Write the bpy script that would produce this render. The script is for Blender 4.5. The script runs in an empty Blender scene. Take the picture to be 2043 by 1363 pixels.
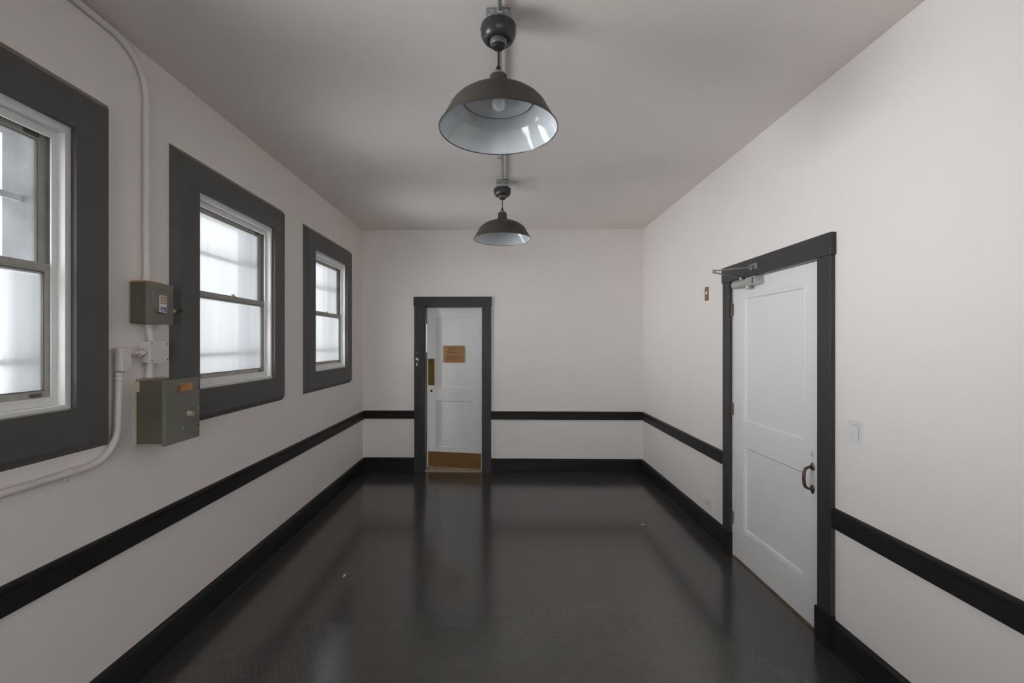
import bpy, bmesh, math, random
from mathutils import Vector, Matrix
random.seed(7)
PI = math.pi
scene = bpy.context.scene
C = scene.collection

# ------------------------------------------------------------------ room dimensions (metres)
XL, XR = -1.717, 1.713          # side walls
ZC = 2.97                       # ceiling
YF = -3.0                       # wall behind the photographer
TILT = (5.487 - 5.56) / (XR - XL)
def yb(x): return 5.56 + (x - XL) * TILT     # the far wall is very slightly out of square
BANG = math.atan(TILT)
EYE = 1.58

# ------------------------------------------------------------------ materials
def new_mat(name):
    m = bpy.data.materials.new(name); m.use_nodes = True
    nt = m.node_tree
    return m, nt, nt.nodes['Principled BSDF']

def lin(r, g, b):
    f = lambda c: (c / 255 / 12.92) if c / 255 <= .04045 else ((c / 255 + .055) / 1.055) ** 2.4
    return (f(r), f(g), f(b), 1)

def pbr(name, col, rough=.5, metal=0, spec=.5, var=0, vscale=30, bump=0, bscale=200, coat=0, bdist=.002):
    m, nt, p = new_mat(name)
    p.inputs['Base Color'].default_value = col
    p.inputs['Roughness'].default_value = rough
    p.inputs['Metallic'].default_value = metal
    p.inputs['Specular IOR Level'].default_value = spec
    p.inputs['Coat Weight'].default_value = coat
    tc = nt.nodes.new('ShaderNodeTexCoord')
    if var:
        n = nt.nodes.new('ShaderNodeTexNoise'); n.inputs['Scale'].default_value = vscale
        n.inputs['Detail'].default_value = 6
        nt.links.new(tc.outputs['Object'], n.inputs['Vector'])
        mx = nt.nodes.new('ShaderNodeMix'); mx.data_type = 'RGBA'
        mx.inputs['A'].default_value = tuple(c * (1 - var) for c in col[:3]) + (1,)
        mx.inputs['B'].default_value = tuple(min(1, c * (1 + var)) for c in col[:3]) + (1,)
        nt.links.new(n.outputs['Fac'], mx.inputs['Factor'])
        nt.links.new(mx.outputs['Result'], p.inputs['Base Color'])
    if bump:
        n = nt.nodes.new('ShaderNodeTexNoise'); n.inputs['Scale'].default_value = bscale
        n.inputs['Detail'].default_value = 3
        nt.links.new(tc.outputs['Object'], n.inputs['Vector'])
        b = nt.nodes.new('ShaderNodeBump'); b.inputs['Strength'].default_value = bump
        b.inputs['Distance'].default_value = bdist
        nt.links.new(n.outputs['Fac'], b.inputs['Height'])
        nt.links.new(b.outputs['Normal'], p.inputs['Normal'])
    return m

M = {}
M['wall'] = pbr('wall_paint', (.83, .785, .758, 1), .55, var=.02, vscale=3, bump=.25, bscale=160)
M['ceiling'] = pbr('ceiling_paint', (.80, .745, .712, 1), .7, var=.02, vscale=2, bump=.2, bscale=160)
M['trim'] = pbr('charcoal_trim_darkened', (.0145, .014, .0145, 1), .45, spec=.18, var=.2, vscale=14, bump=.15, bscale=60)  # same charcoal paint as the casings, darkened for the shade low down
M['casing'] = pbr('charcoal_casing_paint', (.076, .075, .076, 1), .5, var=.18, vscale=14, bump=.15, bscale=60)
M['casing_darkened'] = pbr('charcoal_casing_paint_darkened', (.031, .030, .031, 1), .45, spec=.35, var=.18, vscale=14, bump=.15, bscale=60)  # same paint as window casings, darkened to offset strong light on the side wall
M['gap'] = pbr('shadow_gap_plastic', (.30, .30, .29, 1), .6)
M['oldwood'] = pbr('dark_worn_wood', (.16, .10, .055, 1), .6, var=.6, vscale=30)
M['door'] = pbr('white_door_paint', (.80, .79, .785, 1), .4, var=.015, vscale=6, bump=.1, bscale=50)
M['alu'] = pbr('white_window_enamel', (.76, .76, .75, 1), .5, spec=.25, var=.06, vscale=22)
M['sash'] = pbr('worn_sash_aluminium', (.42, .41, .375, 1), .7, spec=.12, var=.2, vscale=30)
M['sashdark'] = pbr('window_latch_plastic', (.12, .10, .07, 1), .5)
M['conduit'] = pbr('painted_conduit', (.72, .68, .65, 1), .45, var=.04, vscale=20, bump=.15, bscale=60)
M['galv'] = pbr('galvanised_steel', (.36, .38, .38, 1), .42, metal=.7, var=.18, vscale=40)
M['green'] = pbr('grey_green_enamel', (.10, .094, .062, 1), .42, var=.35, vscale=12, bump=.1, bscale=60)
M['greenlid'] = pbr('grey_green_cover_enamel', (.165, .16, .134, 1), .4, var=.22, vscale=10)
M['ochre'] = pbr('ochre_old_paint', (.42, .26, .085, 1), .7, var=.3, vscale=60)
M['cream'] = pbr('cream_old_paint', (.55, .48, .34, 1), .7, var=.2, vscale=60)
M['lampdark'] = pbr('dark_bronze_enamel', (.050, .041, .031, 1), .55, var=.25, vscale=60)
M['lampcanopy'] = pbr('satin_black_canopy', (.028, .028, .030, 1), .33, var=.15, vscale=60)
M['collar'] = pbr('grey_lamp_collar', (.13, .13, .13, 1), .45)
M['lampwhite'] = pbr('white_porcelain_enamel', (.60, .635, .66, 1), .06, coat=.3)
M['bulb'] = pbr('frosted_bulb_glass', (.82, .82, .80, 1), .2, coat=.5)
M['black'] = pbr('black_rubber', (.012, .012, .012, 1), .5)
M['brass'] = pbr('tarnished_brass', (.20, .125, .030, 1), .4, metal=.6, var=.45, vscale=35)
M['kick'] = pbr('worn_brass_kickplate', (.26, .135, .045, 1), .42, metal=.5, var=.4, vscale=18)
M['bronze'] = pbr('antique_bronze', (.10, .075, .05, 1), .38, metal=.7, var=.3, vscale=60)
M['closer'] = pbr('silver_closer_paint', (.44, .44, .42, 1), .38, metal=.35, var=.08)
M['closerarm'] = pbr('closer_arm_steel', (.34, .31, .27, 1), .4, metal=.5, var=.15)
M['card'] = pbr('brown_cardboard', (.36, .205, .085, 1), .8, var=.12, vscale=30)
M['ink'] = pbr('brown_marker_ink', (.07, .04, .02, 1), .7)
M['plastic'] = pbr('white_plate_plastic', (.76, .75, .74, 1), .35)
M['slot'] = pbr('dark_slot', (.03, .03, .03, 1), .6)
M['chip'] = pbr('bare_chip', (.72, .72, .72, 1), .7)
M['wood'] = pbr('worn_threshold_wood', (.42, .33, .24, 1), .6, var=.35, vscale=25)
M['steel'] = pbr('hinge_steel', (.40, .37, .31, 1), .42, metal=.6, var=.4, vscale=80)
M['concrete'] = pbr('exterior_concrete', (.055, .057, .063, 1), .9, spec=.1, var=.25, vscale=12, bump=.3)
M['gasket'] = pbr('grey_window_gasket', (.055, .055, .052, 1), .8, spec=.1)
M['stop'] = pbr('outer_stop_darkened', (.11, .112, .115, 1), .6, var=.2)  # outer step of the frame, darkened to subdue strong daylight on it
M['bar'] = pbr('grey_painted_bar', (.20, .20, .21, 1), .6)
M['outwall'] = pbr('exterior_stucco', (.55, .52, .48, 1), .9, var=.06, vscale=5)
M['ground'] = pbr('exterior_paving', (.40, .39, .37, 1), .9, var=.1, vscale=3)
M['lab_white'] = pbr('label_white', (.74, .72, .68, 1), .5)
M['lab_brown'] = pbr('label_brown', (.30, .17, .06, 1), .5)
M['lab_blue'] = pbr('label_blue', (.10, .13, .30, 1), .5)
M['lab_orange'] = pbr('label_orange', (.50, .26, .05, 1), .5, var=.25, vscale=150)
M['lab_red'] = pbr('label_red', (.22, .07, .03, 1), .6)
M['palegreen'] = pbr('pale_green_grip', (.42, .46, .33, 1), .5)
M['paper'] = pbr('paper_scrap', (.7, .7, .68, 1), .8)

def toned(m, col, amount):
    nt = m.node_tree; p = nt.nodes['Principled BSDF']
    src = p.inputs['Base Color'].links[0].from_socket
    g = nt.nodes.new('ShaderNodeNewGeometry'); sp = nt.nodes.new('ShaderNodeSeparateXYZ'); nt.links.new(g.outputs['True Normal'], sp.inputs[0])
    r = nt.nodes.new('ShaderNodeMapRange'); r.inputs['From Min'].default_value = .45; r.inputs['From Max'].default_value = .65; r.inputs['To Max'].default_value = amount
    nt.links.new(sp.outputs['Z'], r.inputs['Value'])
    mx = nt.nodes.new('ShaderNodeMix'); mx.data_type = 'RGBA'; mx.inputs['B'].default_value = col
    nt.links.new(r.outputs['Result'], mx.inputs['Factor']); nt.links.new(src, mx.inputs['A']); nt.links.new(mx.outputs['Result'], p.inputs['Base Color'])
toned(M['casing'], (.26, .22, .15, 1), .6)  # lighter tan on upward-facing casing faces

def glass(name, haze, tint, dirt=0, blur=0):
    m = bpy.data.materials.new(name); m.use_nodes = True
    nt = m.node_tree; N = nt.nodes; L = nt.links
    N.clear()
    out = N.new('ShaderNodeOutputMaterial')
    tr = N.new('ShaderNodeBsdfTransparent'); tr.inputs[0].default_value = tint
    tl = N.new('ShaderNodeBsdfTranslucent'); tl.inputs[0].default_value = (.93, .95, .96, 1)
    gl = N.new('ShaderNodeBsdfGlossy'); gl.inputs['Roughness'].default_value = .08
    mx = N.new('ShaderNodeMixShader')
    clear = tr.outputs[0]
    if blur:
        rf = N.new('ShaderNodeBsdfRefraction'); rf.inputs['Color'].default_value = tint
        rf.inputs['Roughness'].default_value = .75; rf.inputs['IOR'].default_value = 1.12
        mb_ = N.new('ShaderNodeMixShader'); mb_.inputs[0].default_value = blur
        L.new(tr.outputs[0], mb_.inputs[1]); L.new(rf.outputs[0], mb_.inputs[2]); clear = mb_.outputs[0]
    if dirt:
        tc = N.new('ShaderNodeTexCoord')
        n = N.new('ShaderNodeTexNoise'); n.inputs['Scale'].default_value = 5; n.inputs['Detail'].default_value = 8
        L.new(tc.outputs['Object'], n.inputs['Vector'])
        r = N.new('ShaderNodeMapRange'); r.inputs['From Min'].default_value = .35; r.inputs['From Max'].default_value = .75
        r.inputs['To Min'].default_value = haze; r.inputs['To Max'].default_value = haze + dirt
        L.new(n.outputs['Fac'], r.inputs['Value']); L.new(r.outputs['Result'], mx.inputs[0])
    else:
        # faint vertical streaking of old frosted film
        tc = N.new('ShaderNodeTexCoord')
        mp = N.new('ShaderNodeMapping'); mp.inputs['Scale'].default_value = (1, 14, .6)
        L.new(tc.outputs['Object'], mp.inputs['Vector'])
        n = N.new('ShaderNodeTexNoise'); n.inputs['Scale'].default_value = 1.5; n.inputs['Detail'].default_value = 3
        L.new(mp.outputs['Vector'], n.inputs['Vector'])
        r = N.new('ShaderNodeMapRange'); r.inputs['From Min'].default_value = .3; r.inputs['From Max'].default_value = .7
        r.inputs['To Min'].default_value = haze * .85; r.inputs['To Max'].default_value = haze * 1.15
        L.new(n.outputs['Fac'], r.inputs['Value']); L.new(r.outputs['Result'], mx.inputs[0])
    L.new(clear, mx.inputs[1]); L.new(tl.outputs[0], mx.inputs[2])
    m2 = N.new('ShaderNodeMixShader'); m2.inputs[0].default_value = .035
    L.new(mx.outputs[0], m2.inputs[1]); L.new(gl.outputs[0], m2.inputs[2])
    L.new(m2.outputs[0], out.inputs['Surface'])
    return m
M['frost'] = glass('hazy_window_glass', .03, (.97, .98, .985, 1), blur=.45)
M['clear'] = glass('dirty_clear_glass', .004, (.97, .975, .975, 1), dirt=.016)

def floor_material():
    m, nt, p = new_mat('black_coin_rubber')
    N, L = nt.nodes, nt.links
    tc = N.new('ShaderNodeTexCoord')
    sep = N.new('ShaderNodeSeparateXYZ'); L.new(tc.outputs['Object'], sep.inputs[0])
    P = .033
    def math_(op, a, b=None):
        n = N.new('ShaderNodeMath'); n.operation = op
        for i, v in enumerate((a, b)):
            if v is None: continue
            if isinstance(v, (int, float)): n.inputs[i].default_value = v
            else: L.new(v, n.inputs[i])
        return n.outputs[0]
    def cell(dx, dy):
        u = math_('DIVIDE', sep.outputs['X'], P); v = math_('DIVIDE', sep.outputs['Y'], P * 1.732)
        u = math_('SUBTRACT', math_('FRACT', math_('ADD', u, dx + 1000)), .5)
        v = math_('MULTIPLY', math_('SUBTRACT', math_('FRACT', math_('ADD', v, dy + 1000)), .5), 1.732)
        return math_('SQRT', math_('ADD', math_('MULTIPLY', u, u), math_('MULTIPLY', v, v)))
    d = math_('MINIMUM', cell(0, 0), cell(.5, .5))
    r = N.new('ShaderNodeMapRange'); r.interpolation_type = 'SMOOTHSTEP'
    r.inputs['From Min'].default_value = .37; r.inputs['From Max'].default_value = .44
    r.inputs['To Min'].default_value = 1; r.inputs['To Max'].default_value = 0
    L.new(d, r.inputs['Value'])
    b = N.new('ShaderNodeBump'); b.inputs['Strength'].default_value = .18; b.inputs['Distance'].default_value = .0003
    L.new(r.outputs['Result'], b.inputs['Height']); L.new(b.outputs['Normal'], p.inputs['Normal'])
    n = N.new('ShaderNodeTexNoise'); n.inputs['Scale'].default_value = 1.6; n.inputs['Detail'].default_value = 5
    L.new(tc.outputs['Object'], n.inputs['Vector'])
    mx = N.new('ShaderNodeMix'); mx.data_type = 'RGBA'
    mx.inputs['A'].default_value = (.042, .0385, .0355, 1); mx.inputs['B'].default_value = (.060, .055, .051, 1)
    L.new(n.outputs['Fac'], mx.inputs['Factor'])
    # a thin darker line round every stud
    off = math_('ABSOLUTE', math_('SUBTRACT', d, .415))
    rg = N.new('ShaderNodeMapRange'); rg.interpolation_type = 'SMOOTHSTEP'
    rg.inputs['From Min'].default_value = .015; rg.inputs['From Max'].default_value = .055
    rg.inputs['To Min'].default_value = .66; rg.inputs['To Max'].default_value = 1
    L.new(off, rg.inputs['Value'])
    mx2 = N.new('ShaderNodeMix'); mx2.data_type = 'RGBA'; mx2.inputs['A'].default_value = (0, 0, 0, 1)
    L.new(rg.outputs['Result'], mx2.inputs['Factor']); L.new(mx.outputs['Result'], mx2.inputs['B'])
    L.new(mx2.outputs['Result'], p.inputs['Base Color'])
    rr = N.new('ShaderNodeMapRange'); rr.inputs['To Min'].default_value = .15; rr.inputs['To Max'].default_value = .21
    L.new(n.outputs['Fac'], rr.inputs['Value']); L.new(rr.outputs['Result'], p.inputs['Roughness'])
    p.inputs['Specular IOR Level'].default_value = .9
    return m
M['floor'] = floor_material()

# ------------------------------------------------------------------ mesh helpers
class MB:
    def __init__(s): s.bm = bmesh.new()
    def box(s, x0, x1, y0, y1, z0, z1, bev=0, seg=2, mat=None):
        r = bmesh.ops.create_cube(s.bm, size=1)
        vs = r['verts']
        for v in vs:
            v.co = Vector(((x0 + x1) / 2 + v.co.x * abs(x1 - x0), (y0 + y1) / 2 + v.co.y * abs(y1 - y0), (z0 + z1) / 2 + v.co.z * abs(z1 - z0)))
        if bev:
            es = list({e for v in vs for e in v.link_edges})
            r = bmesh.ops.bevel(s.bm, geom=es, offset=bev, segments=seg, affect='EDGES', profile=.6)
            vs = list({v for f in r['faces'] for v in f.verts} | {v for v in vs if v.is_valid})
        if mat is not None:
            for v in vs: v.co = mat @ v.co
        return s
    def face(s, pts):
        return s.bm.faces.new([s.bm.verts.new(p) for p in pts])
    def loops(s, loops, close=False, cap0=False, cap1=False):
        """bridge successive closed loops of points"""
        rings = [[s.bm.verts.new(p) for p in lp] for lp in loops]
        seq = list(zip(rings, rings[1:])) + ([(rings[-1], rings[0])] if close else [])
        for a, b in seq:
            n = len(a)
            for i in range(n):
                s.bm.faces.new((a[i], a[(i + 1) % n], b[(i + 1) % n], b[i]))
        if cap0: s.bm.faces.new(list(reversed(rings[0])))
        if cap1: s.bm.faces.new(rings[-1])
        return s
    def lathe(s, prof, centre=(0, 0, 0), axis='Z', n=48, mat=None, cap=True):
        rings = []
        for r, h in prof:
            ring = []
            for i in range(n):
                a = 2 * PI * i / n
                c, q = r * math.cos(a), r * math.sin(a)
                v = {'Z': (c, q, h), 'X': (h, c, q), 'Y': (q, h, c)}[axis]
                v = Vector(v)
                if mat is not None: v = mat @ v
                ring.append(v + Vector(centre))
            rings.append(ring)
        return s.loops(rings, cap0=cap, cap1=cap)
    def tube(s, pts, rad, n=16, cap=True):
        pts = [Vector(p) for p in pts]
        rads = rad if isinstance(rad, (list, tuple)) else [rad] * len(pts)
        t0 = (pts[1] - pts[0]).normalized()
        nrm = t0.orthogonal().normalized()
        rings = []
        for i, p in enumerate(pts):
            if i == 0: t = t0
            elif i == len(pts) - 1: t = (pts[i] - pts[i - 1]).normalized()
            else: t = ((pts[i + 1] - p).normalized() + (p - pts[i - 1]).normalized()).normalized()
            nrm = (nrm - t * nrm.dot(t)).normalized()
            bn = t.cross(nrm)
            rings.append([p + (nrm * math.cos(2 * PI * k / n) + bn * math.sin(2 * PI * k / n)) * rads[i] for k in range(n)])
        return s.loops(rings, cap0=cap, cap1=cap)
    def extrude(s, prof, p0, p1, nrm):
        """profile of (distance from wall, height) swept from p0 to p1; nrm points into the room"""
        p0, p1, nrm = Vector(p0), Vector(p1), Vector(nrm)
        a = [p0 + nrm * d + Vector((0, 0, h)) for d, h in prof]
        b = [p1 + nrm * d + Vector((0, 0, h)) for d, h in prof]
        return s.loops([a, b], cap0=True, cap1=True)

def smooth_path(pts, per=8):
    """Catmull-Rom through the points"""
    P = [Vector(p) for p in pts]
    P = [P[0] * 2 - P[1]] + P + [P[-1] * 2 - P[-2]]
    out = []
    for i in range(1, len(P) - 2):
        for k in range(per):
            t = k / per
            a, b, c, d = P[i - 1], P[i], P[i + 1], P[i + 2]
            out.append(.5 * ((2 * b) + (c - a) * t + (2 * a - 5 * b + 4 * c - d) * t * t + (3 * b - a - 3 * c + d) * t ** 3))
    out.append(P[-2])
    return out

def fillet(pts, r, n=8):
    """polyline with rounded corners"""
    P = [Vector(p) for p in pts]; out = [P[0]]
    for a, b, c in zip(P, P[1:], P[2:]):
        u, v = (a - b).normalized(), (c - b).normalized()
        rr = min(r, (a - b).length * .5, (c - b).length * .5)
        p, q = b + u * rr, b + v * rr
        for k in range(n + 1):
            t = k / n
            out.append(p * (1 - t) ** 2 + b * 2 * t * (1 - t) + q * t * t)
    out.append(P[-1])
    return out

def tag(o, label=None, cat=None, group=None, kind=None):
    if label: o['label'] = label
    if cat: o['category'] = cat
    if group: o['group'] = group
    if kind: o['kind'] = kind
    return o

def empty(name, loc=(0, 0, 0), rz=0):
    o = bpy.data.objects.new(name, None); C.objects.link(o)
    o.empty_display_size = .1
    o.location = loc; o.rotation_euler = (0, 0, rz)
    return o

def link(name, mb, mat, parent=None, world=True, smooth=None, keep=False):
    bm = mb.bm
    bmesh.ops.recalc_face_normals(bm, faces=bm.faces[:])
    me = bpy.data.meshes.new(name)
    o = bpy.data.objects.new(name, me); C.objects.link(o)
    if parent is not None:
        root = parent
        while root.parent is not None: root = root.parent
        if world:
            bmesh.ops.translate(bm, verts=bm.verts[:], vec=-Vector(root.location))
        o.parent = parent
    elif not keep:
        lo = [min(v.co[i] for v in bm.verts) for i in range(3)]; hi = [max(v.co[i] for v in bm.verts) for i in range(3)]
        c = Vector(((lo[0] + hi[0]) / 2, (lo[1] + hi[1]) / 2, lo[2]))
        bmesh.ops.translate(bm, verts=bm.verts[:], vec=-c)
        o.location = c
    bm.to_mesh(me); bm.free()
    if smooth is not None:
        for p in me.polygons: p.use_smooth = True
        me.set_sharp_from_angle(angle=math.radians(smooth))
    me.materials.append(M[mat])
    return o

def copy_tree(o, parent=None):
    c = o.copy(); C.objects.link(c); c.parent = parent
    for ch in [x for x in C.objects if x.parent == o]: copy_tree(ch, c)
    return c

# ------------------------------------------------------------------ shell
def slab_with_holes(mb, us, vs, holes, put):
    """front skin, back skin and the reveals of a wall with rectangular holes; put(u, v, depth 0|1) gives the point"""
    inside = lambda u, v: any(a < u < b and c < v < d for a, b, c, d in holes)
    us = sorted(set(us + [h[0] for h in holes] + [h[1] for h in holes]))
    vs = sorted(set(vs + [h[2] for h in holes] + [h[3] for h in holes]))
    V = {}
    def vert(i, j, k):
        if (i, j, k) not in V: V[i, j, k] = mb.bm.verts.new(put(us[i], vs[j], k))
        return V[i, j, k]
    solid = {(i, j): not inside((us[i] + us[i + 1]) / 2, (vs[j] + vs[j + 1]) / 2) for i in range(len(us) - 1) for j in range(len(vs) - 1)}
    for (i, j), s in solid.items():
        if not s: continue
        mb.bm.faces.new([vert(i, j, 0), vert(i + 1, j, 0), vert(i + 1, j + 1, 0), vert(i, j + 1, 0)])
        mb.bm.faces.new([vert(i, j + 1, 1), vert(i + 1, j + 1, 1), vert(i + 1, j, 1), vert(i, j, 1)])
        for di, dj, e in ((-1, 0, ((i, j), (i, j + 1))), (1, 0, ((i + 1, j + 1), (i + 1, j))), (0, -1, ((i + 1, j), (i, j))), (0, 1, ((i, j + 1), (i + 1, j + 1)))):
            if not solid.get((i + di, j + dj), False):
                (a, b), (c, d) = e
                mb.bm.faces.new([vert(a, b, 0), vert(a, b, 1), vert(c, d, 1), vert(c, d, 0)])
    return mb

WT = .185                                                   # outer wall thickness
WIN_Y = [1.365, 2.9225, 4.4825]                             # windows in the photograph
OW, OZ0, OZ1 = .415, 1.322, 2.43                            # window opening
YEND = 5.75

mb = MB(); mb.box(XL - WT, XR + .15, YF - .15, yb(XL) + .16, -.12, 0)
o = link('floor', mb, 'floor', keep=True); tag(o, 'black rubber floor with raised round coin studs, glossy with soft reflections', 'floor', kind='structure')
mb = MB(); mb.box(XL - WT, XR + .15, YF - .15, yb(XL) + .16, ZC, ZC + .15)
o = link('ceiling', mb, 'ceiling', keep=True); tag(o, 'plain pale painted ceiling above the pendant lamps', 'ceiling', kind='structure')

mb = MB(); slab_with_holes(mb, [YF - .15, yb(XL)], [0, ZC], [(y - OW, y + OW, OZ0, OZ1) for y in WIN_Y], lambda u, v, k: (XL - WT * k, u, v))
o = link('wall_left', mb, 'wall', keep=True); tag(o, 'white painted wall with the row of dark framed windows and grey electrical boxes', 'wall', kind='structure')

RD = (2.421, 3.356, 2.035)                                  # side door opening
mb = MB(); slab_with_holes(mb, [YF - .15, yb(XR)], [0, ZC], [(RD[0], RD[1], -.01, RD[2])], lambda u, v, k: (XR + .15 * k, u, max(v, 0)))
o = link('wall_right', mb, 'wall', keep=True); tag(o, 'bright white painted wall with the closed side door and light switch', 'wall', kind='structure')

BD = (-.962, -.246, 2.035)                                  # end door opening
mb = MB(); slab_with_holes(mb, [XL - WT, XR + .15], [0, ZC], [(BD[0], BD[1], -.01, BD[2])], lambda u, v, k: (u, yb(u) + .15 * k, max(v, 0)))
o = link('wall_back', mb, 'wall', keep=True); tag(o, 'white painted end wall around the narrow door that stands ajar', 'wall', kind='structure')

FW = (-1.25, 1.25, .75, 2.55)                               # opening of the unseen window added for fill light
mb = MB(); slab_with_holes(mb, [XL, XR], [0, ZC], [FW], lambda u, v, k: (u, YF - .15 * k, v))
o = link('wall_front', mb, 'wall', keep=True); tag(o, 'white painted wall behind the viewpoint with an unseen window added for fill light', 'wall', kind='structure')

# ------------------------------------------------------------------ mouldings
def base_prof(h): return [(0, 0), (.040, 0), (.040, .006), (.036, .013), (.027, .018), (.025, .018), (.025, h - .032), (.021, h - .029), (.021, h - .026), (.025, h - .022), (.024, h - .012), (.015, h - .003), (.010, h), (0, h)]
def rail_prof(z0, z1): return [(0, z0), (.018, z0), (.020, z0 + .002), (.020, z1 - .026), (.016, z1 - .023), (.016, z1 - .020), (.023, z1 - .016), (.023, z1 - .008), (.014, z1 - .001), (.010, z1), (0, z1)]
nb = Vector((math.sin(BANG), -math.cos(BANG), 0))
NL, NR = (1, 0, 0), (-1, 0, 0)
CB0, CB1 = -1.078, -.135                                    # end-door casing outer edges
CR0, CR1 = 2.32, 3.457                                      # side-door casing outer edges
for name, prof, p0, p1, n, label in (
    ('baseboard_left', base_prof(.170), (XL, YF, 0), (XL, yb(XL), 0), NL, 'black baseboard running along the floor below the windows'),
    ('baseboard_back_left', base_prof(.176), (XL + .02, yb(XL + .02), 0), (CB0, yb(CB0), 0), nb, 'short black baseboard between the window wall corner and the end door'),
    ('baseboard_back_right', base_prof(.170), (CB1, yb(CB1), 0), (XR - .02, yb(XR - .02), 0), nb, 'longer black baseboard on the end wall beside the end door'),
    ('baseboard_right_far', base_prof(.165), (XR, CR1, 0), (XR, yb(XR), 0), NR, 'black baseboard below the outlet between side door and far corner'),
    ('baseboard_right_near', base_prof(.158), (XR, YF, 0), (XR, CR0, 0), NR, 'black baseboard on the side wall under the light switch'),
    ('trim_1', rail_prof(.645, .748), (XL, YF, 0), (XL, yb(XL), 0), NL, 'long black chair rail on the window wall'),
    ('trim_2', rail_prof(.653, .752), (XL + .02, yb(XL + .02), 0), (CB0, yb(CB0), 0), nb, 'short black chair rail piece between window wall and end door'),
    ('trim_3', rail_prof(.648, .747), (CB1, yb(CB1), 0), (XR - .02, yb(XR - .02), 0), nb, 'black chair rail on the end wall from the end door to the far corner'),
    ('trim_4', rail_prof(.646, .746), (XR, CR1, 0), (XR, yb(XR), 0), NR, 'black chair rail between the side door hinges and the far corner'),
    ('trim_5', rail_prof(.631, .733), (XR, YF, 0), (XR, CR0, 0), NR, 'black chair rail below the light switch, ending at the side door'),
):
    mb = MB(); mb.extrude(prof, p0, p1, n)
    o = link(name, mb, 'trim', smooth=35)
    tag(o, label, 'baseboard' if 'base' in name else 'chair rail', kind='structure')

# ------------------------------------------------------------------ windows
def rect(y0, y1, z0, z1, x): return [(x, y0, z0), (x, y1, z0), (x, y1, z1), (x, y0, z1)]
def ring(mb, y0, y1, z0, z1, w, x0, x1, wz=None, wb=None):
    """flat rectangular frame, w wide, from depth x0 to x1"""
    wz = w if wz is None else wz; wb = wz if wb is None else wb
    a = (y0, y1, z0, z1); b = (y0 + w, y1 - w, z0 + wb, z1 - wz)
    return mb.loops([rect(*a, x1), rect(*a, x0), rect(*b, x0), rect(*b, x1)], close=True)

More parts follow.
